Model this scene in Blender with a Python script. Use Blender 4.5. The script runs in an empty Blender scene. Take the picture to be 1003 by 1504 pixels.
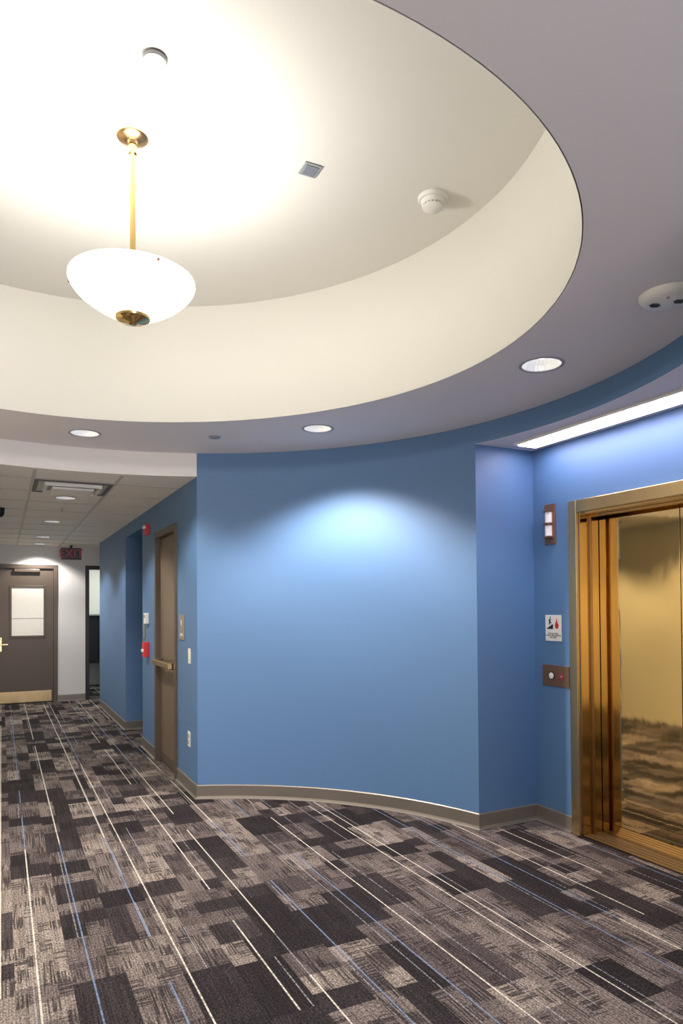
import bpy, bmesh, math, random
from mathutils import Vector, Matrix
random.seed(3)
S = bpy.context.scene
S.view_settings.view_transform = 'Standard'
COL = S.collection
pi = math.pi

# ------------------------------------------------------------------ materials
def principled(name, base, rough=0.5, metal=0.0, spec=0.5, emis=None, estr=0.0):
    m = bpy.data.materials.new(name); m.use_nodes = True
    b = m.node_tree.nodes['Principled BSDF']
    b.inputs['Base Color'].default_value = (*base, 1)
    b.inputs['Roughness'].default_value = rough
    b.inputs['Metallic'].default_value = metal
    b.inputs['Specular IOR Level'].default_value = spec
    if emis:
        b.inputs['Emission Color'].default_value = (*emis, 1)
        b.inputs['Emission Strength'].default_value = estr
    return m

def noisy(m, scale=40, bump=0.05, var=0.04, stretch=(1, 1, 1), dist=0.002):
    nt = m.node_tree; b = nt.nodes['Principled BSDF']
    tc = nt.nodes.new('ShaderNodeTexCoord'); mp = nt.nodes.new('ShaderNodeMapping')
    mp.inputs['Scale'].default_value = stretch
    no = nt.nodes.new('ShaderNodeTexNoise'); no.inputs['Scale'].default_value = scale
    no.inputs['Detail'].default_value = 4
    nt.links.new(tc.outputs['Object'], mp.inputs['Vector'])
    nt.links.new(mp.outputs['Vector'], no.inputs['Vector'])
    base = b.inputs['Base Color'].default_value[:]
    mx = nt.nodes.new('ShaderNodeMix'); mx.data_type = 'RGBA'
    mx.inputs[6].default_value = tuple(c * (1 - var) for c in base[:3]) + (1,)
    mx.inputs[7].default_value = tuple(min(1, c * (1 + var)) for c in base[:3]) + (1,)
    nt.links.new(no.outputs['Fac'], mx.inputs[0])
    nt.links.new(mx.outputs[2], b.inputs['Base Color'])
    bp = nt.nodes.new('ShaderNodeBump'); bp.inputs['Strength'].default_value = bump
    bp.inputs['Distance'].default_value = dist
    nt.links.new(no.outputs['Fac'], bp.inputs['Height'])
    nt.links.new(bp.outputs['Normal'], b.inputs['Normal'])
    return m

M_blue = noisy(principled('paint_blue', (0.070, 0.162, 0.330), 0.55, spec=0.8), 120, 0.12, 0.02)
M_cream = noisy(principled('paint_cream', (0.74, 0.715, 0.665), 0.6, spec=0.3), 80, 0.05, 0.01)
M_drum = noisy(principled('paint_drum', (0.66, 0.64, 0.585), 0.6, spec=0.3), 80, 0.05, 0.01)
M_warmwall = noisy(principled('paint_warm_wall', (0.82, 0.74, 0.56), 0.6, spec=0.3), 80, 0.05, 0.01)
M_ceil = noisy(principled('paint_ceiling', (0.77, 0.72, 0.73), 0.75, spec=0.2), 80, 0.05, 0.01)
M_white = noisy(principled('paint_white', (0.78, 0.75, 0.725), 0.6, spec=0.3), 80, 0.05, 0.01)
M_farwall = noisy(principled('paint_far_wall', (0.66, 0.64, 0.63), 0.6, spec=0.3), 80, 0.05, 0.01)
M_tile = noisy(principled('acoustic_tile', (0.80, 0.755, 0.70), 0.9, spec=0.1), 180, 0.5, 0.12)
M_tbar = principled('tbar_metal', (0.50, 0.48, 0.44), 0.5)
M_base = noisy(principled('vinyl_base', (0.215, 0.19, 0.165), 0.28, 0.45, spec=0.7), 60, 0.05, 0.05)
M_brown = noisy(principled('bronze_paint', (0.088, 0.064, 0.047), 0.4, spec=0.5), 50, 0.05, 0.06)
M_wood = noisy(principled('door_laminate', (0.15, 0.108, 0.074), 0.42, spec=0.5), 30, 0.05, 0.1, (6, 6, 0.6))
M_brass = noisy(principled('brass', (0.80, 0.585, 0.27), 0.05, 1.0), 3, 0.16, 0.06, (1, 1, 0.3), 0.02)
M_brassb = noisy(principled('brass_brushed', (0.68, 0.51, 0.27), 0.24, 1.0), 200, 0.1, 0.08, (0.05, 1, 1))
M_jamb = noisy(principled('brass_jamb', (0.58, 0.40, 0.18), 0.10, 1.0), 4, 0.14, 0.06, (1, 1, 0.3), 0.02)
M_brassd = noisy(principled('brass_dark', (0.42, 0.27, 0.13), 0.25, 1.0), 60, 0.05, 0.1)
M_polish = principled('brass_polished', (0.72, 0.50, 0.20), 0.12, 1.0)
M_bronze = noisy(principled('bronze_plate', (0.20, 0.115, 0.075), 0.38, 0.5), 80, 0.05, 0.1)
M_plastic = principled('white_plastic', (0.75, 0.74, 0.70), 0.4)
M_ivory = principled('ivory_plastic', (0.72, 0.68, 0.55), 0.4)
M_grey = principled('grey_metal', (0.35, 0.36, 0.38), 0.4, 0.3)
M_dkgrey = principled('dark_grey_metal', (0.10, 0.09, 0.08), 0.5, 0.2)
M_black = principled('black_plastic', (0.012, 0.012, 0.014), 0.4)
M_red = principled('red_enamel', (0.60, 0.02, 0.02), 0.35)
M_exitred = principled('exit_letters', (0.50, 0.04, 0.08), 0.4)
M_exitbox = principled('exit_box', (0.035, 0.020, 0.022), 0.4)
M_bowl = principled('opal_glass', (0.9, 0.9, 0.88), 0.25, emis=(1.0, 0.98, 0.95), estr=2.3)
M_lamp = principled('lamp_glow', (0.9, 0.9, 0.9), 0.5, emis=(1.0, 0.98, 0.95), estr=4)
M_refl = principled('reflector', (0.75, 0.75, 0.75), 0.3, 0.4, emis=(1, .97, .95), estr=0.15)  # faint emission paints in lamp light on the cone, which is no source itself
M_trim = principled('light_trim', (0.33, 0.33, 0.36), 0.45)
M_fluo = principled('fluorescent_lens', (0.9, 0.9, 0.9), 0.5, emis=(0.98, 0.86, 1.0), estr=18.0)
M_frost = noisy(principled('frosted_pane', (0.68, 0.645, 0.57), 0.25), 10, 0.02, 0.05)
M_sign = principled('sign_grey', (0.22, 0.20, 0.19), 0.45)
M_darkgap = principled('dark_gap', (0.01, 0.008, 0.006), 0.6)

def carpet_material():
    m = bpy.data.materials.new('carpet_tiles'); m.use_nodes = True
    nt = m.node_tree; N = nt.nodes; L = nt.links
    b = N['Principled BSDF']; b.inputs['Roughness'].default_value = 0.95
    b.inputs['Specular IOR Level'].default_value = 0.08
    tc = N.new('ShaderNodeTexCoord'); sp = N.new('ShaderNodeSeparateXYZ')
    L.new(tc.outputs['Object'], sp.inputs[0])
    def mt(op, a, c=None, d=None):
        n = N.new('ShaderNodeMath'); n.operation = op
        for i, v in enumerate((a, c, d)):
            if v is None: continue
            if isinstance(v, (int, float)): n.inputs[i].default_value = v
            else: L.new(v, n.inputs[i])
        return n.outputs[0]
    def white(x, y, z=0.0):
        c = N.new('ShaderNodeCombineXYZ')
        for i, v in enumerate((x, y, z)):
            if isinstance(v, (int, float)): c.inputs[i].default_value = v
            else: L.new(v, c.inputs[i])
        w = N.new('ShaderNodeTexWhiteNoise'); w.noise_dimensions = '3D'
        L.new(c.outputs[0], w.inputs['Vector']); return w.outputs['Value']
    def mapped_noise(sc, scale=1.0, det=2):
        mp = N.new('ShaderNodeMapping'); mp.inputs['Scale'].default_value = sc
        L.new(tc.outputs['Object'], mp.inputs['Vector'])
        n = N.new('ShaderNodeTexNoise'); n.inputs['Scale'].default_value = scale
        n.inputs['Detail'].default_value = det
        L.new(mp.outputs['Vector'], n.inputs['Vector']); return n.outputs['Fac']
    def mixc(f, a, c):
        n = N.new('ShaderNodeMix'); n.data_type = 'RGBA'
        if isinstance(f, (int, float)): n.inputs[0].default_value = f
        else: L.new(f, n.inputs[0])
        for i, v in ((6, a), (7, c)):
            if isinstance(v, tuple): n.inputs[i].default_value = (*v, 1)
            else: L.new(v, n.inputs[i])
        return n.outputs[2]
    def smooth(v, lo, hi):
        n = N.new('ShaderNodeMapRange'); n.interpolation_type = 'SMOOTHSTEP'
        L.new(v, n.inputs[0]); n.inputs[1].default_value = lo; n.inputs[2].default_value = hi
        return n.outputs[0]
    x, y = sp.outputs[0], sp.outputs[1]
    W, Ln = 0.20, 0.40
    xs = mt('DIVIDE', mt('SUBTRACT', x, 0.05), W)
    col = mt('FLOOR', xs); fx = mt('FRACT', xs)
    rc = white(col, 3.3)
    ys = mt('ADD', mt('DIVIDE', y, Ln), mt('MULTIPLY', rc, 7.0))
    row = mt('FLOOR', ys); fy = mt('FRACT', ys)
    r1 = white(col, row, 0.0); r3 = white(col, row, 9.0)
    sub = mt('FLOOR', mt('MULTIPLY', fy, mt('ADD', 1.0, mt('FLOOR', mt('MULTIPLY', white(col, row, 5.0), 2.99)))))
    subx = mt('FLOOR', mt('MULTIPLY', fx, mt('ADD', 1.0, mt('FLOOR', mt('MULTIPLY', white(col, row, 6.0), 1.5)))))
    r4 = white(mt('ADD', col, mt('MULTIPLY', subx, 0.31)), mt('ADD', row, mt('MULTIPLY', sub, 0.27)), 2.0)
    tone = mt('ADD', mt('MULTIPLY', r1, 0.40), mt('MULTIPLY', r4, 0.60))
    rp = N.new('ShaderNodeValToRGB'); rp.color_ramp.interpolation = 'LINEAR'
    e = rp.color_ramp.elements
    e[0].position = 0.20; e[0].color = (0.018, 0.0145, 0.0155, 1)
    e[1].position = 0.40; e[1].color = (0.030, 0.0245, 0.026, 1)
    k = e.new(0.45); k.color = (0.082, 0.066, 0.063, 1)
    k = e.new(0.66); k.color = (0.122, 0.100, 0.092, 1)
    k = e.new(0.82); k.color = (0.190, 0.158, 0.138, 1)
    L.new(tone, rp.inputs[0])
    c2 = mt('FLOOR', mt('DIVIDE', mt('SUBTRACT', x, 0.05), 0.05))
    r2 = white(c2, mt('FLOOR', mt('ADD', mt('DIVIDE', y, 0.10), mt('MULTIPLY', white(c2, 1.7), 5.0))), 4.0)
    bar = smooth(mapped_noise((130, 5, 1), 1.0, 0), 0.44, 0.56)
    bar2 = smooth(mapped_noise((6, 95, 1), 1.0, 0), 0.44, 0.56)
    hatchmask = mt('GREATER_THAN', r2, 0.48)
    pick = mt('GREATER_THAN', r2, 0.66)
    h = mt('ADD', mt('MULTIPLY', bar, pick), mt('MULTIPLY', bar2, mt('SUBTRACT', 1.0, pick)))
    h = mt('MULTIPLY', mt('MULTIPLY', h, hatchmask), 0.78)
    col1 = mixc(h, rp.outputs[0], (0.022, 0.0175, 0.0185))
    rib = smooth(mapped_noise((170, 2.5, 1), 1.0, 0), 0.35, 0.65)
    sf = mapped_noise((1, 1, 1), 7.0, 3)
    fib = mapped_noise((1, 1, 1), 150, 2)
    f2 = mapped_noise((1.6, 0.9, 1), 80, 2)
    amp = mt('MULTIPLY', mt('MAXIMUM', 0.05, mt('SUBTRACT', mt('MULTIPLY', fib, 3.2), 0.60)), mt('MAXIMUM', 0.05, mt('SUBTRACT', mt('MULTIPLY', f2, 2.4), 0.2)))
    amp = mt('MULTIPLY', amp, mt('ADD', 0.75, mt('MULTIPLY', sf, 0.5)))
    amp = mt('MULTIPLY', amp, mt('ADD', 0.80, mt('MULTIPLY', rib, 0.42)))
    vm = N.new('ShaderNodeVectorMath'); vm.operation = 'SCALE'
    L.new(col1, vm.inputs[0]); L.new(amp, vm.inputs['Scale'])
    pos = mt('ADD', 0.06, mt('MULTIPLY', white(col, 8.1, 1.0), 0.85))
    st = mt('LESS_THAN', mt('ABSOLUTE', mt('SUBTRACT', fx, pos)), 0.0175)
    st = mt('MULTIPLY', st, mt('GREATER_THAN', r3, 0.14))
    yarn = smooth(mapped_noise((20, 130, 1), 1.0, 0), 0.30, 0.62)
    st = mt('MULTIPLY', st, mt('ADD', 0.40, mt('MULTIPLY', yarn, 0.5)))
    isw = mt('GREATER_THAN', white(col, mt('FLOOR', mt('DIVIDE', y, 2.3)), 21.0), 0.38)
    sc = mixc(isw, (0.15, 0.21, 0.34), (0.60, 0.56, 0.48))
    fin = mixc(st, vm.outputs[0], sc)
    pos2 = mt('ADD', 0.05, mt('MULTIPLY', white(col, 5.1, 7.0), 0.9))
    st2 = mt('LESS_THAN', mt('ABSOLUTE', mt('SUBTRACT', fx, pos2)), 0.014)
    st2 = mt('MULTIPLY', mt('MULTIPLY', st2, mt('GREATER_THAN', white(col, row, 13.0), 0.42)), mt('MULTIPLY', yarn, 0.65))
    fin = mixc(st2, fin, (0.34, 0.35, 0.38))
    L.new(fin, b.inputs['Base Color'])
    bp = N.new('ShaderNodeBump'); bp.inputs['Strength'].default_value = 0.6; bp.inputs['Distance'].default_value = 0.004
    L.new(fib, bp.inputs['Height']); L.new(bp.outputs[0], b.inputs['Normal'])
    return m
M_carpet = carpet_material()

# ------------------------------------------------------------------ helpers
def empty(name, loc=(0, 0, 0)):
    o = bpy.data.objects.new(name, None); o.empty_display_size = 0.1
    COL.objects.link(o); o.location = loc; return o

def mk(name, verts, faces, mat, parent=None, smooth=False):
    me = bpy.data.meshes.new(name); me.from_pydata([tuple(v) for v in verts], [], faces)
    bm = bmesh.new(); bm.from_mesh(me)
    bmesh.ops.remove_doubles(bm, verts=bm.verts, dist=1e-6)
    bmesh.ops.recalc_face_normals(bm, faces=bm.faces)
    bm.to_mesh(me); bm.free()
    me.materials.append(mat)
    if smooth:
        for p in me.polygons: p.use_smooth = True
    o = bpy.data.objects.new(name, me); COL.objects.link(o)
    if parent:
        o.parent = parent
        o.matrix_parent_inverse = Matrix.Translation(parent.location).inverted()
    return o

def addbevel(o, w, seg=2):
    md = o.modifiers.new('bevel', 'BEVEL'); md.width = w; md.segments = seg; md.limit_method = 'ANGLE'
    return o

def boxes(name, lst, mat, parent=None, bevel=0):
    V, F = [], []
    for (x0, x1, y0, y1, z0, z1) in lst:
        b = len(V)
        V += [(x0, y0, z0), (x1, y0, z0), (x1, y1, z0), (x0, y1, z0), (x0, y0, z1), (x1, y0, z1), (x1, y1, z1), (x0, y1, z1)]
        F += [(b, b+3, b+2, b+1), (b+4, b+5, b+6, b+7), (b, b+1, b+5, b+4), (b+1, b+2, b+6, b+5), (b+2, b+3, b+7, b+6), (b+3, b, b+4, b+7)]
    me = bpy.data.meshes.new(name); me.from_pydata(V, [], F); me.materials.append(mat)
    o = bpy.data.objects.new(name, me); COL.objects.link(o)
    if parent:
        o.parent = parent; o.matrix_parent_inverse = Matrix.Translation(parent.location).inverted()
    if bevel: addbevel(o, bevel)
    return o
def box(name, x0, x1, y0, y1, z0, z1, mat, parent=None, bevel=0):
    return boxes(name, [(min(x0,x1), max(x0,x1), min(y0,y1), max(y0,y1), min(z0,z1), max(z0,z1))], mat, parent, bevel)

def lathe(name, prof, loc, mat, parent=None, seg=64, axis='Z', smooth=True, rib=0, ribn=24, sharp=True):
    V, F = [], []
    n = len(prof)
    for i in range(seg):
        a = 2 * pi * i / seg
        k = 1 + rib * (1 if (i // max(1, seg // (2 * ribn))) % 2 else 0)
        for r, h in prof:
            p = (r * k * math.cos(a), r * k * math.sin(a), h)
            if axis == 'X': p = (p[2], p[0], p[1])
            elif axis == 'Y': p = (p[0], p[2], p[1])
            V.append((p[0] + loc[0], p[1] + loc[1], p[2] + loc[2]))
    for i in range(seg):
        j = (i + 1) % seg
        for q in range(n - 1):
            F.append((i*n+q, j*n+q, j*n+q+1, i*n+q+1))
    o = mk(name, V, F, mat, parent, smooth)
    if smooth and sharp:
        md = o.modifiers.new('es', 'EDGE_SPLIT'); md.split_angle = math.radians(40)
    return o

def prism_arc(name, cx, cy, r0, r1, a0, a1, z0, z1, mat, n=64, smooth=True):
    V, F = [], []
    for i in range(n + 1):
        a = math.radians(a0 + (a1 - a0) * i / n)
        for r in (r0, r1):
            for z in (z0, z1):
                V.append((cx + r*math.cos(a), cy + r*math.sin(a), z))
    for i in range(n):
        b, c = 4*i, 4*(i+1)
        F += [(b, b+1, c+1, c), (b+2, c+2, c+3, b+3), (b, c, c+2, b+2), (b+1, b+3, c+3, c+1)]
    F += [(0, 2, 3, 1), (4*n, 4*n+1, 4*n+3, 4*n+2)]
    o = mk(name, V, F, mat, None, smooth)
    md = o.modifiers.new('es', 'EDGE_SPLIT'); md.split_angle = math.radians(30)
    return o

def sweep(name, pts, prof, mat):
    n = len(pts); P = [Vector(p) for p in pts]; V, F = [], []
    for i in range(n):
        ds = []
        if i > 0: ds.append((P[i]-P[i-1]).normalized())
        if i < n-1: ds.append((P[i+1]-P[i]).normalized())
        ns = [Vector((d.y, -d.x)) for d in ds]
        m = ns[0] if len(ns) == 1 else (ns[0]+ns[1])/(1+ns[0].dot(ns[1]))
        for o_, z in prof:
            V.append((P[i].x+m.x*o_, P[i].y+m.y*o_, z))
    k = len(prof)
    for i in range(n-1):
        for q in range(k-1):
            F.append((i*k+q, (i+1)*k+q, (i+1)*k+q+1, i*k+q+1))
    F.append(tuple(range(k))); F.append(tuple((n-1)*k+q for q in range(k)))
    return mk(name, V, F, mat)

def light(name, kind, loc, power, color=(1, 1, 1), parent=None, **kw):
    d = bpy.data.lights.new(name, kind); d.energy = power; d.color = color
    for k, v in kw.items(): setattr(d, k, v)
    o = bpy.data.objects.new(name, d); COL.objects.link(o); o.location = loc
    if parent:
        o.parent = parent; o.matrix_parent_inverse = Matrix.Translation(parent.location).inverted()
    return o

def cut(target, cutters):
    for c in cutters:
        md = target.modifiers.new('b', 'BOOLEAN'); md.operation = 'DIFFERENCE'; md.object = c; md.solver = 'EXACT'
    dg = bpy.context.evaluated_depsgraph_get(); dg.update()
    me = bpy.data.meshes.new_from_object(target.evaluated_get(dg))
    target.modifiers.clear(); target.data = me
    for c in cutters: bpy.data.objects.remove(c, do_unlink=True)

# ------------------------------------------------------------------ dimensions
CX, CY, R = 0.46, 2.94, 2.436       # round lobby
H = 2.66                             # lower ceiling
HU = 3.41                            # raised ceiling
HC = 2.48                            # corridor ceiling
HS = 2.53                            # elevator alcove soffit
LX, LY = 0.41, 2.87                  # ceiling opening (slightly oval)
def lip(a):
    d = math.degrees(a); d = (d + 180) % 360 - 180
    return 1.692 + 0.078*math.cos(2*(a + math.radians(50))) + 0.023*math.cos(a + math.radians(55)) - 0.033*math.exp(-((d+95)/26)**2)
WX = 1.352                           # corridor wall
EX = 3.29                            # elevator wall
def arc(a, r=R): a = math.radians(a); return (CX + r*math.cos(a), CY + r*math.sin(a))
A_cor = math.degrees(math.acos((WX-CX)/R))
A_alc = math.degrees(math.asin((3.62-CY)/R))
A_al2 = -math.degrees(math.asin((CY-1.60)/R))
YB = arc(A_cor)[1]

# ------------------------------------------------------------------ floor
floor = box('floor', -3.4, 4.6, -3.4, 14.4, -0.1, 0, M_carpet)

# ------------------------------------------------------------------ walls
prism_arc('wall_curved', CX, CY, R, R+0.16, A_alc, A_cor, 0, 2.74, M_blue)
prism_arc('wall_header_alcove', CX, CY, R, R+0.07, A_al2, A_alc, HS+0.001, 2.74, M_blue)
x_c = arc(A_alc)[0]
boxes('wall_alcove_side', [(x_c, EX+0.3, 3.62, 3.78, 0, 2.74)], M_blue)
x_d = arc(A_al2)[0]
boxes('wall_alcove_return', [(x_d, EX+0.3, 1.44, 1.60, 0, 2.74)], M_blue)
EY0, EY1 = 3.21, 2.01                # elevator opening
boxes('wall_elevator', [(EX, EX+0.16, EY0, 3.62, 0, 2.74), (EX, EX+0.16, 1.60, EY1, 0, 2.74), (EX, EX+0.16, EY1, EY0, 2.06, 2.74)], M_blue)
prism_arc('wall_curved_near', CX, CY, R, R+0.16, -55, A_al2, 0, 2.74, M_blue)
xr, yr = arc(-55)
boxes('wall_near_right', [(xr, xr+0.15, -3.0, yr+0.02, 0, 2.74)], M_blue)
prism_arc('wall_curved_left', CX, CY, R, R+0.16, 180-A_cor, 235, 0, 2.74, M_warmwall)
xl, yl = arc(235)
boxes('wall_near_left', [(xl-0.15, xl, -3.0, yl+0.02, 0, 2.74)], M_warmwall)
boxes('wall_back', [(-1.2, -0.75, -3.15, -3.0, 0, 2.74), (1.65, 2.2, -3.15, -3.0, 0, 2.74), (-0.75, 1.65, -3.15, -3.0, 0, 0.35), (-0.75, 1.65, -3.15, -3.0, 2.5, 2.74)], M_white)
w1 = empty('fill_window', (0.45, -3.08, 1.4))  # unseen window added behind the camera to carry the fill light
boxes('frame', [(-0.75, -0.70, -3.12, -3.02, 0.35, 2.5), (1.60, 1.65, -3.12, -3.02, 0.35, 2.5), (0.43, 0.47, -3.12, -3.02, 0.35, 2.5), (-0.70, 1.60, -3.12, -3.02, 0.35, 0.40), (-0.70, 1.60, -3.12, -3.02, 2.45, 2.5)], M_brown, w1, 0.003)
wl = light('window_fill_light', 'AREA', (0.45, -3.2, 1.43), 150, (0.97, 0.94, 1.0), w1, shape='RECTANGLE', size=2.3, size_y=2.05)  # added area light, brightens ceiling and walls from behind
wl.rotation_euler = (math.radians(90), 0, 0)
WXL = 2*CX - WX
boxes('wall_corridor_left', [(WXL-0.15, WXL, YB+0.01, 11.95, 0, 2.6)], M_warmwall)
D0, D1 = 5.87, 6.76; O0, O1 = 7.48, 8.59
boxes('wall_corridor_right', [
    (WX, WX+0.15, YB+0.0, D0, 0, 2.6), (WX, WX+0.15, D0, D1, 2.20, 2.6),
    (WX, WX+0.15, D1, O0, 0, 2.6), (WX, WX+0.15, O0, O1, 2.33, 2.6),
    (WX, WX+0.15, O1, 11.02, 0, 2.6),
    (WX+0.15, 2.25, O0-0.12, O0, 0, 2.6), (WX+0.15, 2.25, O1, O1+0.12, 0, 2.6),
    (2.25, 2.35, O0-0.12, O1+0.12, 0, 2.6), (WX+0.15, 2.25, O0, O1, 2.33, 2.6),
    (WX+0.15, 3.2, 10.87, 11.02, 0, 2.6)], M_blue)
FY = 11.8
boxes('wall_far', [(WXL-0.15, -0.19, FY, FY+0.15, 0, 2.6), (-0.19, 0.81, FY, FY+0.15, 2.18, 2.6), (0.81, 1.28, FY, FY+0.15, 0, 2.6),
                   (1.28, 2.25, FY, FY+0.15, 2.18, 2.6), (2.25, 3.2, FY, FY+0.15, 0, 2.6)], M_farwall)
boxes('wall_passage_end', [(3.2, 3.35, 10.87, FY+0.15, 0, 2.6)], M_farwall)
boxes('wall_side_room', [(0.85, 0.95, FY+0.15, 14.2, 0, 2.6), (3.0, 3.1, FY+0.15, 14.2, 0, 2.6), (0.85, 3.1, 14.1, 14.2, 0, 2.6), (0.85, 3.1, FY+0.15, 14.2, 2.5, 2.6)], M_white)

# ------------------------------------------------------------------ ceilings
def ceiling_main():
    V, F = [], []; n = 180
    X0, X1, Y0, Y1 = -2.9, 3.7, -3.1, 5.7
    for i in range(n):
        a = 2*pi*i/n; c, s = math.cos(a), math.sin(a)
        t = 1e9
        if c > 1e-9: t = min(t, (X1-LX)/c)
        if c < -1e-9: t = min(t, (X0-LX)/c)
        if s > 1e-9: t = min(t, (Y1-LY)/s)
        if s < -1e-9: t = min(t, (Y0-LY)/s)
        for (r) in (lip(a)+0.004, t):
            for z in (H, H+0.1): V.append((LX+r*c, LY+r*s, z))
    for i in range(n):
        b, c = 4*i, 4*((i+1) % n)
        F += [(b, c, c+2, b+2), (b+1, b+3, c+3, c+1), (b, b+1, c+1, c), (b+2, c+2, c+3, b+3)]
    return mk('ceiling', V, F, M_ceil)
ceil_main = ceiling_main()
def lip_strip(name, prof, mat):
    V, F = [], []; n = 180; k = len(prof)
    for i in range(n):
        a = 2*pi*i/n
        for o_, z in prof:
            r = max(0.0005, lip(a)+o_) if o_ is not None else 0.0005
            V.append((LX+r*math.cos(a), LY+r*math.sin(a), z))
    for i in range(n):
        j = (i+1) % n
        for q in range(k-1): F.append((i*k+q, j*k+q, j*k+q+1, i*k+q+1))
    o = mk(name, V, F, mat, None, True)
    md = o.modifiers.new('es', 'EDGE_SPLIT'); md.split_angle = math.radians(40)
    return o
lip_strip('ceiling_drum_wall', [(0, H), (0, HU), (0.05, HU), (0.05, H+0.11)], M_drum)
lip_strip('ceiling_raised', [(None, HU), (0.04, HU), (0.04, HU+0.05), (None, HU+0.05)], M_cream)

prism_arc('wall_header_corridor', CX, CY, R, R+0.07, A_cor, 180-A_cor, HC+0.001, 2.74, M_white)
def poly_slab(name, pts, z0, z1, mat):
    n = len(pts)
    V = [(x, y, z0) for x, y in pts] + [(x, y, z1) for x, y in pts]
    F = [tuple(range(n)), tuple(range(n, 2*n))] + [(i, (i+1) % n, n+(i+1) % n, n+i) for i in range(n)]
    return mk(name, V, F, mat)
pts = [arc(A_cor + (180-2*A_cor)*i/24, R+0.002) for i in range(25)] + [(WXL-0.1, YB+0.4), (WXL-0.1, FY+0.1), (3.2, FY+0.1), (3.2, 10.95), (WX+0.1, 10.95), (WX+0.1, YB+0.3)]
ceil_cor = poly_slab('ceiling_corridor', pts, HC, HC+0.1, M_tile)
bars = []
for k in range(-2, 6):
    xx = 0.22 + 0.61*k
    if WXL < xx < WX: bars.append((xx-0.012, xx+0.012, YB+0.2, FY, HC-0.004, HC-0.0005))
for k in range(-1, 11):
    yy = 5.775 + 0.61*k
    if YB+0.2 < yy < FY: bars.append((WXL+0.003, WX-0.003, yy-0.012, yy+0.012, HC-0.005, HC-0.0008))
boxes('trim_ceiling_grid', bars, M_tbar)
pts = [arc(A_al2 + (A_alc-A_al2)*i/24, R+0.001) for i in range(25)] + [(EX, 3.62), (EX, 1.60)]
poly_slab('ceiling_alcove', pts, HS, HS+0.06, M_ceil)

# ------------------------------------------------------------------ baseboards
PR = [(0, 0.105), (0.005, 0.105), (0.010, 0.099), (0.010, 0.022), (0.014, 0.010), (0.024, 0.003), (0.024, 0.0005), (0, 0.0005)]
path = [(WX, D0-0.002), (WX, YB)] + [arc(A_cor-(A_cor-A_alc)*i/48) for i in range(1, 49)] + [(EX, 3.62), (EX, 3.288)]
sweep('baseboard_curved', path, PR, M_base)
sweep('baseboard_corridor', [(WX, O0), (WX, D1+0.002)], PR, M_base)
sweep('baseboard_recess', [(WX, 11.02), (WX, O1), (2.25, O1), (2.25, O0), (WX, O0)], PR, M_base)
sweep('baseboard_far', [(0.812, FY), (1.225, FY)], PR, M_base)
sweep('baseboard_near', [(EX, 1.93), (EX, 1.60), arc(A_al2)] + [arc(A_al2-(55+A_al2)*i/20) for i in range(1, 21)] + [(xr, -3.0)], PR, M_base)

# ------------------------------------------------------------------ pendant lamp
px, py = 0.485, 2.885
pl = empty('pendant_lamp', (px, py, HU))
lathe('canopy', [(0.001, HU-0.030), (0.018, HU-0.030), (0.022, HU-0.018), (0.055, HU-0.012), (0.064, HU-0.004), (0.064, HU-0.0005), (0.001, HU-0.0005)], (px, py, 0), M_brassd, pl)
lathe('rod', [(0.001, HU-0.03), (0.0115, HU-0.03), (0.0115, 2.66), (0.001, 2.66)], (px, py, 0), M_polish, pl, seg=24)
lathe('rod_collar', [(0.0116, HU-0.075), (0.018, HU-0.07), (0.018, HU-0.035), (0.0116, HU-0.03)], (px, py, 0), M_polish, pl, seg=24)
out = [(0.001, 2.652), (0.04, 2.654), (0.07, 2.660), (0.10, 2.671), (0.13, 2.686), (0.16, 2.704), (0.19, 2.725), (0.215, 2.746), (0.235, 2.767), (0.247, 2.785), (0.253, 2.800), (0.252, 2.812)]
inn = [(max(r-0.008, 0.001), z+0.008) for r, z in out[:-1]][::-1]
bo = lathe('bowl', out + [(0.247, 2.814)] + inn, (px, py, 0), M_bowl, pl, seg=96, sharp=False)
lathe('finial', [(0.001, 2.628), (0.012, 2.628), (0.02, 2.634), (0.05, 2.640), (0.068, 2.650), (0.070, 2.659), (0.064, 2.665)], (px, py, 0), M_polish, pl)
for i, a in enumerate((-52, 68, 188)):
    a = math.radians(a-26); rr = 0.252
    lathe('bowl_screw_%d' % (i+1), [(0.0005, -0.010), (0.0055, -0.009), (0.0055, 0.004), (0.0005, 0.006)], (px+rr*math.cos(a), py+rr*math.sin(a), 2.795), M_brassd, pl, seg=12, axis='Y')
light('pendant_glow', 'POINT', (px-0.04, py, 2.85), 57, (1.0, 0.98, 0.935), pl, shadow_soft_size=0.09)

# ------------------------------------------------------------------ ceiling devices
def disc_dev(name, x, y, z, r, h, mat, mat2=None):
    e = empty(name, (x, y, z))
    lathe('plate', [(0.001, z-h), (r*0.9, z-h), (r, z-h*0.6), (r, z-0.0005), (0.001, z-0.0005)], (x, y, 0), mat, e, seg=48)
    lathe('rim', [(r*0.98, z-0.003), (r*1.1, z-0.003), (r*1.1, z-0.0005), (r*0.98, z-0.0005)], (x, y, 0), mat2 or M_trim, e, seg=48)
    return e
disc_dev('sprinkler_cover', 0.485, 2.43, HU, 0.042, 0.014, M_grey, M_dkgrey)
disc_dev('sprinkler_cover', 1.335, 4.65, H, 0.040, 0.010, M_grey, M_trim)
sv = empty('ceiling_sensor_plate', (1.231, 2.75, HU))
box('plate', 1.231-0.042, 1.231+0.042, 2.75-0.045, 2.75+0.045, HU-0.006, HU-0.0005, M_grey, sv, 0.002)
box('lens', 1.231-0.030, 1.231+0.030, 2.75-0.033, 2.75+0.033, HU-0.009, HU-0.006, principled('sensor_lens', (0.22, 0.23, 0.26), 0.3, 0.4), sv, 0.002)
sx, sy = 1.84, 2.685
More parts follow.
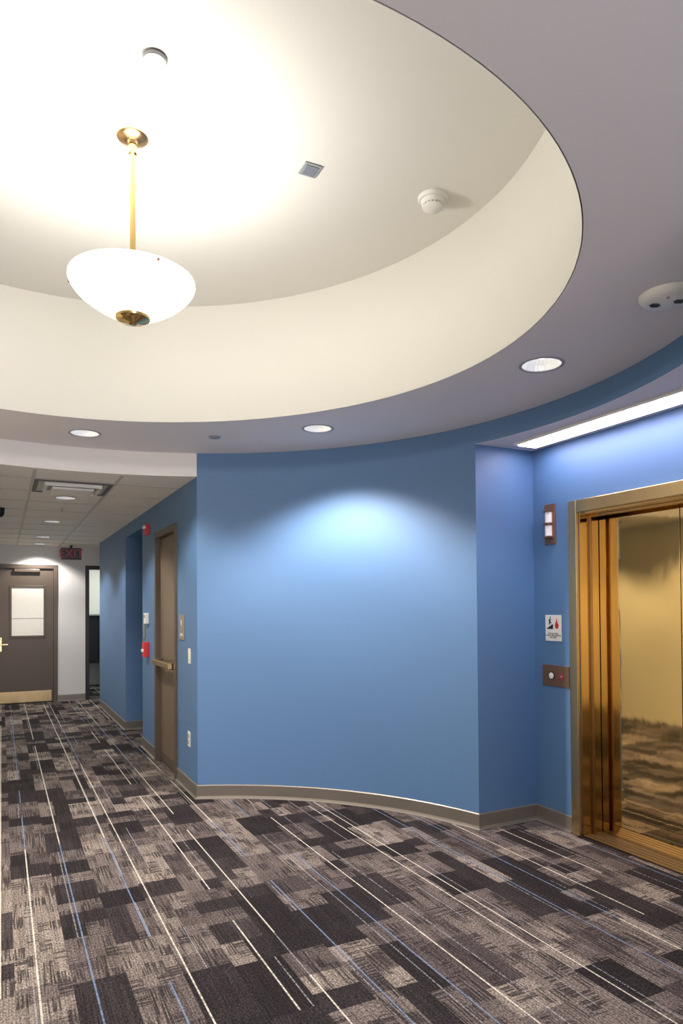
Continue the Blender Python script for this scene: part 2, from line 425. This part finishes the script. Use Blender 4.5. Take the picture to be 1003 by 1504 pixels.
sd = empty('smoke_detector', (sx, sy, HU))
lathe('base', [(0.001, HU-0.018), (0.066, HU-0.018), (0.070, HU-0.012), (0.070, HU-0.0005), (0.001, HU-0.0005)], (sx, sy, 0), M_plastic, sd)
lathe('body', [(0.056, HU-0.018), (0.053, HU-0.036), (0.048, HU-0.040)], (sx, sy, 0), M_plastic, sd)
lathe('vent_ring', [(0.045, HU-0.03), (0.045, HU-0.045)], (sx, sy, 0), M_grey, sd)
lathe('dome', [(0.048, HU-0.045), (0.048, HU-0.052), (0.033, HU-0.064), (0.001, HU-0.066)], (sx, sy, 0), M_plastic, sd)
for i in range(16):
    a = 2*pi*i/16
    lathe('vent_post_%d' % i, [(0.0005, HU-0.048), (0.004, HU-0.048), (0.004, HU-0.036), (0.0005, HU-0.036)], (sx+0.046*math.cos(a), sy+0.046*math.sin(a), 0), M_plastic, sd, seg=8)
cx_, cy_ = 2.315, 1.785
sp_ = empty('ceiling_speaker', (cx_, cy_, H))
lathe('housing', [(0.001, H-0.034), (0.072, H-0.032), (0.090, H-0.025), (0.104, H-0.010), (0.106, H-0.0005), (0.001, H-0.0005)], (cx_, cy_, 0), M_plastic, sp_)
for j, (ox, oy) in enumerate(((-0.03, 0.035), (0.025, -0.03))):
    L_ = []
    for i in range(5):
        w_ = 0.018 - abs(i-2)*0.004
        xx = cx_+ox+(i-2)*0.009
        L_.append((xx-0.0022, xx+0.0022, cy_+oy-w_, cy_+oy+w_, H-0.0352, H-0.0325))
    boxes('grille_%d' % (j+1), L_, M_black, sp_)
lathe('led', [(0.0005, H-0.038), (0.006, H-0.037), (0.006, H-0.032)], (cx_-0.045, cy_-0.035, 0), M_grey, sp_, seg=16)

cuts_main, cuts_cor = [], []
def downlight(x, y, z, r, power, cuts, col=(1.0, 0.96, 0.90), ang=128, blend=0.4, dp=0.055):
    e = empty('recessed_downlight', (x, y, z))
    lathe('trim_ring', [(r, z+0.002), (r*1.0, z-0.003), (r*1.14, z-0.004), (r*1.17, z-0.0005), (r, z-0.0004)], (x, y, 0), M_trim, e)
    lathe('reflector', [(r*0.995, z), (r*0.90, z+dp*0.45), (r*0.72, z+dp+0.005)], (x, y, 0), M_refl, e, seg=96, rib=0.02, ribn=24, smooth=False)
    lathe('lamp_lens', [(0.001, z+dp), (r*0.76, z+dp), (r*0.76, z+dp+0.004), (0.001, z+dp+0.004)], (x, y, 0), M_lamp, e, seg=32)
    c = lathe('cutter', [(0.0001, z-0.05), (r*1.0, z-0.05), (r*1.0, z+0.09), (0.0001, z+0.09)], (x, y, 0), M_ceil, None, seg=64, smooth=False)
    cuts.append(c)
    light('lamp', 'SPOT', (x, y, z-0.008), power, col, e, spot_size=math.radians(ang), spot_blend=blend, shadow_soft_size=0.05)
COOL = (0.95, 0.97, 1.0)
downlight(0.51, 4.93, H, 0.092, 110, cuts_main, (1.0, 0.93, 0.82))
downlight(1.90, 4.15, H, 0.092, 255, cuts_main, (1.0, 0.87, 0.78), 122, 0.6)
downlight(2.41, 2.58, H, 0.096, 50, cuts_main, COOL)
for a in (138, 187, 238):
    x_, y_ = arc(a, 1.98); downlight(x_, y_, H, 0.092, 105, cuts_main)
downlight(0.46, -0.9, H, 0.092, 90, cuts_main)  # added out of view behind the camera, fill for the near carpet
cut(ceil_main, cuts_main)
for y_ in (6.69, 8.52, 10.35, 11.45):
    downlight(0.525, y_, HC, 0.085, 80, cuts_cor, dp=0.02)
cut(ceil_cor, cuts_cor)

fl = empty('fluorescent_light', (3.11, 2.55, HS))
boxes('housing', [(3.02, 3.04, 1.70, 3.50, HS-0.014, HS-0.0005), (3.19, 3.21, 1.70, 3.50, HS-0.014, HS-0.0005), (3.04, 3.19, 3.48, 3.50, HS-0.014, HS-0.0005), (3.04, 3.19, 1.70, 1.72, HS-0.014, HS-0.0005)], M_plastic, fl)
box('lens', 3.04, 3.19, 1.72, 3.48, HS-0.018, HS-0.001, M_fluo, fl)

df = empty('air_diffuser', (0.525, 6.08, HC))
z = HC
def sqring(name, h0, h1, z0, z1, mat):
    X, Y = 0.525, 6.08
    boxes(name, [(X-h1, X-h0, Y-h1, Y+h1, z0, z1), (X+h0, X+h1, Y-h1, Y+h1, z0, z1), (X-h0, X+h0, Y-h1, Y-h0, z0, z1), (X-h0, X+h0, Y+h0, Y+h1, z0, z1)], mat, df)
sqring('frame', 0.262, 0.292, z-0.014, z-0.0055, M_dkgrey)
box('back_panel', 0.525-0.262, 0.525+0.262, 6.08-0.262, 6.08+0.262, z-0.007, z-0.0055, M_tbar, df)
sqring('louvre_outer', 0.195, 0.215, z-0.035, z-0.007, M_white)
box('louvre_panel', 0.525-0.16, 0.525+0.16, 6.08-0.16, 6.08+0.16, z-0.050, z-0.030, M_white, df, 0.008)
box('louvre_neck', 0.525-0.08, 0.525+0.08, 6.08-0.08, 6.08+0.08, z-0.030, z-0.007, M_grey, df)
def sprinkler(x, y, z):
    e = empty('fire_sprinkler', (x, y, z))
    lathe('escutcheon', [(0.001, z-0.006), (0.035, z-0.004), (0.038, z-0.0005)], (x, y, 0), M_plastic, e, seg=24)
    lathe('stem', [(0.008, z-0.005), (0.008, z-0.045), (0.001, z-0.045)], (x, y, 0), M_grey, e, seg=12)
    lathe('deflector', [(0.001, z-0.048), (0.022, z-0.046), (0.022, z-0.044), (0.001, z-0.044)], (x, y, 0), M_grey, e, seg=16)
sprinkler(0.54, 7.30, HC)
cm = empty('security_camera', (-0.02, 7.6, HC))
lathe('mount', [(0.001, HC-0.02), (0.05, HC-0.02), (0.055, HC-0.0005)], (-0.02, 7.6, 0), M_black, cm, seg=32)
lathe('dome', [(0.05, HC-0.02), (0.048, HC-0.06), (0.03, HC-0.09), (0.001, HC-0.10)], (-0.02, 7.6, 0), M_black, cm, seg=32)

ex = empty('exit_sign', (1.0, 11.5, 2.36))
box('housing', 0.835, 1.135, 11.48, 11.52, 2.25, 2.435, M_exitbox, ex, 0.006)
lathe('stem', [(0.001, 2.435), (0.02, 2.435), (0.02, HC-0.0005), (0.001, HC-0.0005)], (0.985, 11.5, 0), M_exitbox, ex, seg=16)
def text_mesh(name, s, size, mat, M, parent, ext=0.002):
    c = bpy.data.curves.new(name, 'FONT'); c.body = s; c.size = size; c.extrude = ext; c.align_x = 'CENTER'; c.align_y = 'CENTER'
    o = bpy.data.objects.new(name, c); COL.objects.link(o)
    dg = bpy.context.evaluated_depsgraph_get()
    me = bpy.data.meshes.new_from_object(o.evaluated_get(dg)); bpy.data.objects.remove(o, do_unlink=True)
    me.transform(M); me.materials.clear(); me.materials.append(mat)
    o = bpy.data.objects.new(name, me); COL.objects.link(o)
    o.parent = parent; o.matrix_parent_inverse = Matrix.Translation(parent.location).inverted()
    return o
RX = Matrix.Rotation(pi/2, 4, 'X')              # faces -Y
RNX = Matrix.Rotation(-pi/2, 4, 'Z') @ RX       # faces -X
text_mesh('letters', 'EXIT', 0.18, M_exitred, Matrix.Translation((0.985, 11.478, 2.342)) @ RX, ex)

# ------------------------------------------------------------------ far door (door_1)
d1 = empty('door_1', (0.31, FY, 0))
boxes('frame', [(-0.19, -0.13, FY-0.015, FY+0.14, 0.001, 2.18), (0.75, 0.81, FY-0.015, FY+0.14, 0.001, 2.18), (-0.13, 0.75, FY-0.015, FY+0.14, 2.12, 2.18)], M_brown, d1, 0.003)
wx0, wx1, wz0, wz1 = 0.135, 0.615, 1.05, 1.83
boxes('leaf', [(-0.127, wx0, FY+0.02, FY+0.065, 0.008, 2.117), (wx1, 0.747, FY+0.02, FY+0.065, 0.008, 2.117), (wx0, wx1, FY+0.02, FY+0.065, 0.008, wz0), (wx0, wx1, FY+0.02, FY+0.065, wz1, 2.117)], M_brown, d1)
boxes('window_trim', [(wx0-0.02, wx0+0.012, FY+0.010, FY+0.03, wz0-0.02, wz1+0.02), (wx1-0.012, wx1+0.02, FY+0.010, FY+0.03, wz0-0.02, wz1+0.02), (wx0, wx1, FY+0.010, FY+0.03, wz0-0.02, wz0+0.012), (wx0, wx1, FY+0.010, FY+0.03, wz1-0.012, wz1+0.02)], M_brown, d1, 0.003)
box('window_pane', wx0, wx1, FY+0.022, FY+0.030, wz0, wz1, M_frost, d1)
box('pane_line', wx0+0.012, wx1-0.012, FY+0.019, FY+0.023, 1.33, 1.337, M_grey, d1)
box('kick_plate', -0.10, 0.72, FY+0.015, FY+0.021, 0.02, 0.19, M_brassb, d1)
box('door_closer', 0.18, 0.55, FY-0.03, FY+0.018, 2.06, 2.11, M_brown, d1, 0.006)
box('lock_plate', -0.06, 0.01, FY+0.008, FY+0.021, 0.82, 1.04, M_brassb, d1, 0.003)
lathe('lever_hub', [(0.001, -0.05), (0.012, -0.05), (0.012, -0.006), (0.025, -0.004), (0.025, 0.002)], (-0.025, FY+0.013, 0.93), M_brassb, d1, seg=20, axis='Y')
box('lever', -0.035, 0.10, FY-0.045, FY-0.030, 0.92, 0.942, M_brassb, d1, 0.006)
lathe('deadbolt', [(0.001, -0.02), (0.018, -0.018), (0.02, 0.001)], (-0.025, FY+0.010, 1.01), M_brassb, d1, seg=20, axis='Y')

d2 = empty('door_2', (1.75, FY, 0))
boxes('frame', [(1.225, 1.285, FY-0.015, FY+0.16, 0.001, 2.18), (2.22, 2.28, FY-0.015, FY+0.16, 0.001, 2.18), (1.285, 2.22, FY-0.015, FY+0.16, 2.12, 2.18)], M_black, d2, 0.003)
box('leaf_open', 2.17, 2.215, FY+0.18, FY+1.05, 0.01, 2.11, M_brown, d2, 0.002)
cab = empty('storage_cabinet', (1.6, 13.9, 0))
boxes('body', [(1.2, 2.2, 13.7, 14.08, 0.45, 1.35), (1.2, 1.26, 13.7, 14.08, 0.0, 0.45), (2.14, 2.2, 13.7, 14.08, 0.0, 0.45)], M_black, cab, 0.005)
box('worktop', 1.18, 2.22, 13.66, 14.09, 1.35, 1.38, M_grey, cab, 0.004)
light('side_room_lamp', 'AREA', (1.9, 13.0, 2.47), 25, (0.9, 1.0, 0.9), None, shape='RECTANGLE', size=0.6, size_y=1.0)

# ------------------------------------------------------------------ door_3 in corridor wall
d3 = empty('door_3', (WX, 6.3, 0))
boxes('frame', [(WX-0.02, WX+0.15, D0, D0+0.055, 0.001, 2.20), (WX-0.02, WX+0.15, D1-0.055, D1, 0.001, 2.20), (WX-0.02, WX+0.15, D0+0.055, D1-0.055, 2.14, 2.20)], M_brown, d3, 0.003)
box('leaf', WX+0.03, WX+0.075, D0+0.058, D1-0.058, 0.008, 2.135, M_wood, d3, 0.002)
box('push_bar', WX-0.06, WX-0.02, D0+0.09, D1-0.10, 0.93, 0.985, M_brassb, d3, 0.008)
boxes('bar_brackets', [(WX-0.02, WX+0.031, D0+0.10, D0+0.15, 0.925, 0.99), (WX-0.02, WX+0.031, D1-0.17, D1-0.11, 0.925, 0.99)], M_brown, d3, 0.004)
box('kick_strip', WX+0.026, WX+0.031, D0+0.07, D1-0.07, 0.02, 0.10, M_brown, d3)

# ------------------------------------------------------------------ corridor wall devices
def wallbox(name, y0, y1, z0, z1, t, mat, extra=None, X=WX):
    e = empty(name, (X, (y0+y1)/2, (z0+z1)/2))
    box('plate', X-t, X-0.0005, y0, y1, z0, z1, mat, e, min(t*0.3, 0.004))
    return e
rs = wallbox('room_sign', 5.60, 5.78, 1.20, 1.41, 0.008, M_sign)
text_mesh('pictogram', 'II', 0.07, M_plastic, Matrix.Translation((WX-0.0085, 5.69, 1.34)) @ RNX, rs, 0.001)
text_mesh('lettering', 'STAIR', 0.035, M_plastic, Matrix.Translation((WX-0.0085, 5.69, 1.24)) @ RNX, rs, 0.001)
rs2 = wallbox('room_sign', 7.32, 7.42, 1.15, 1.33, 0.008, M_sign)
ls = wallbox('light_switch', 5.40, 5.475, 1.02, 1.14, 0.006, M_plastic)
box('rocker', WX-0.010, WX-0.005, 5.425, 5.450, 1.05, 1.11, M_ivory, ls, 0.001)
eo = wallbox('electrical_outlet', 5.42, 5.495, 0.355, 0.475, 0.006, M_plastic)
boxes('sockets', [(WX-0.009, WX-0.005, 5.44, 5.475, 0.425, 0.455), (WX-0.009, WX-0.005, 5.44, 5.475, 0.375, 0.405)], M_grey, eo, 0.001)
fp = wallbox('fire_alarm_pull_station', 7.12, 7.24, 0.97, 1.12, 0.05, M_red)
box('pull_handle', WX-0.062, WX-0.05, 7.135, 7.225, 1.02, 1.05, M_plastic, fp, 0.003)
fs = wallbox('fire_alarm_strobe', 7.08, 7.19, 2.22, 2.33, 0.035, M_red)
box('strobe_lens', WX-0.06, WX-0.035, 7.10, 7.16, 2.28, 2.31, M_plastic, fs, 0.006)
th = wallbox('thermostat', 7.12, 7.23, 1.31, 1.42, 0.035, M_plastic)
box('display', WX-0.038, WX-0.034, 7.14, 7.21, 1.37, 1.40, M_grey, th, 0.001)

# ------------------------------------------------------------------ elevator
el = empty('elevator', (EX, 2.61, 0))
fo, ft = 0.07, 0.022
boxes('frame_face', [(EX-ft, EX, EY0, EY0+fo, 0.001, 2.13), (EX-ft, EX, EY1-fo, EY1, 0.001, 2.13), (EX-ft, EX, EY1, EY0, 2.05, 2.13)], M_brassb, el, 0.004)
boxes('frame_return', [(EX, EX+0.16, EY0-0.012, EY0, 0.001, 2.05), (EX, EX+0.16, EY1, EY1+0.012, 0.001, 2.05), (EX, EX+0.16, EY1+0.012, EY0-0.012, 2.038, 2.05)], M_jamb, el)
boxes('frame_step', [(EX+0.075, EX+0.09, EY0-0.028, EY0-0.012, 0.001, 2.038), (EX+0.075, EX+0.09, EY1+0.012, EY1+0.028, 0.001, 2.038), (EX+0.075, EX+0.09, EY1+0.028, EY0-0.028, 2.022, 2.038)], M_brassd, el, 0.002)  # darker brass puts the shadow beside the door panel into the colour
YM = 2.61
box('door_panel_left', EX+0.165, EX+0.195, YM+0.002, EY0+0.08, 0.012, 2.10, M_brass, el, 0.002)
box('door_panel_right', EX+0.165, EX+0.195, EY1-0.08, YM-0.002, 0.012, 2.10, M_brass, el, 0.002)
box('door_seal', EX+0.170, EX+0.200, YM-0.0019, YM+0.0019, 0.012, 2.10, M_darkgap, el)
box('shaft_back', EX+0.22, EX+0.25, EY1-0.15, EY0+0.15, 0.0, 2.2, M_darkgap, el)
boxes('sill', [(EX+a, EX+a+0.030, EY1+0.013, EY0-0.013, 0.001, 0.010) for a in (0.0, 0.036, 0.072, 0.108, 0.144)] + [(EX, EX+0.21, EY1+0.013, EY0-0.013, 0.001, 0.005)], principled('sill_bronze', (0.16, 0.105, 0.055), 0.45, 0.8), el)

il = empty('elevator_indicator_light', (EX, 3.455, 2.0))
box('plate', EX-0.008, EX-0.0005, 3.405, 3.505, 1.87, 2.14, M_bronze, il, 0.003)
lathe('lens_upper', [(0.001, 2.085), (0.024, 2.085), (0.024, 2.015), (0.001, 2.015)], (EX-0.018, 3.455, 0), M_plastic, il, seg=24)
lathe('lens_lower', [(0.001, 1.995), (0.024, 1.995), (0.024, 1.925), (0.001, 1.925)], (EX-0.018, 3.455, 0), M_plastic, il, seg=24)
boxes('bands', [(EX-0.046, EX-0.008, 3.427, 3.483, 2.085, 2.10), (EX-0.046, EX-0.008, 3.427, 3.483, 1.997, 2.013), (EX-0.046, EX-0.008, 3.427, 3.483, 1.91, 1.925)], M_bronze, il, 0.003)

sg = empty('fire_safety_sign', (EX, 3.435, 1.31))
box('plate', EX-0.005, EX-0.0005, 3.365, 3.51, 1.225, 1.398, M_plastic, sg, 0.001)
def flat(name, pts, mat, parent, x):
    return mk(name, [(x, y, z) for y, z in pts] + [(x+0.001, y, z) for y, z in pts],
              [tuple(range(len(pts)))] + [tuple(len(pts)+i for i in range(len(pts)))] + [(i, (i+1) % len(pts), len(pts)+(i+1) % len(pts), len(pts)+i) for i in range(len(pts))], mat, parent)
xs_ = EX-0.0062
fy, fz = 3.405, 1.335
flat('flame', [(fy-dy, fz+dz) for dy, dz in [(0, -.03), (.014, -.022), (.018, -.005), (.012, .012), (.010, .0), (.004, .025), (-.004, .042), (-.004, .02), (-.012, .01), (-.017, -.008), (-.012, -.023)]], M_red, sg, xs_)
sy0, sz0 = 3.495, 1.305
st = [(0, 0)]
for i in range(4): st += [(0.014*i, 0.014*(i+1)), (0.014*(i+1), 0.014*(i+1))]
st += [(0.056, 0.0)]
flat('stairs', [(sy0-a, sz0+b*0.55) for a, b in st], M_black, sg, xs_)
flat('figure', [(sy0-.018-a, sz0+.03+b) for a, b in [(0, 0), (.006, -.002), (.013, .013), (.022, .006), (.025, .011), (.014, .022), (.012, .032), (.022, .03), (.022, .035), (.008, .038), (-.002, .028), (.003, .018)]], M_black, sg, xs_)
lathe('head', [(0.0005, 0), (0.0055, 0), (0.0055, 0.001)], (xs_, sy0-0.032, sz0+0.077), M_black, sg, seg=16, axis='X')
text_mesh('lettering', 'IN CASE OF FIRE\nDO NOT USE ELEVATOR\nUSE STAIRS', 0.0125, M_black, Matrix.Translation((xs_, 3.437, 1.262)) @ RNX, sg, 0.0005)

cp = empty('elevator_call_panel', (EX, 3.42, 1.0))
box('plate', EX-0.008, EX-0.0005, 3.30, 3.54, 0.925, 1.065, M_bronze, cp, 0.003)
lathe('call_button', [(0.0005, -0.012), (0.020, -0.010), (0.022, 0.002)], (EX-0.008, 3.45, 0.995), M_plastic, cp, seg=24, axis='X')
lathe('call_button_ring', [(0.021, -0.008), (0.028, -0.008), (0.028, 0.002)], (EX-0.008, 3.45, 0.995), M_brassd, cp, seg=24, axis='X')
lathe('fire_key_ring', [(0.014, -0.004), (0.019, -0.004), (0.019, 0.001)], (EX-0.008, 3.365, 0.995), M_red, cp, seg=24, axis='X')
lathe('fire_key', [(0.0005, -0.005), (0.008, -0.005), (0.008, 0.001)], (EX-0.008, 3.365, 0.995), M_grey, cp, seg=24, axis='X')

# ------------------------------------------------------------------ world + camera
w = bpy.data.worlds.new('world'); S.world = w; w.use_nodes = True
w.node_tree.nodes['Background'].inputs[0].default_value = (0.5, 0.55, 0.6, 1)
w.node_tree.nodes['Background'].inputs[1].default_value = 0.3

cd = bpy.data.cameras.new('camera'); cam = bpy.data.objects.new('camera', cd); COL.objects.link(cam)
cd.sensor_fit = 'VERTICAL'; cd.sensor_height = 36; cd.sensor_width = 24; cd.lens = 24.0
pitch, roll, yaw = math.radians(1.0), math.radians(-0.4), math.radians(-26.5)
cam.matrix_world = Matrix.Translation((0, 0, 1.45)) @ Matrix.Rotation(yaw, 4, 'Z') @ Matrix.Rotation(pi/2+pitch, 4, 'X') @ Matrix.Rotation(roll, 4, 'Z')
cd.shift_y = (142-17.5)/1504
cd.clip_start = 0.05
S.camera = cam
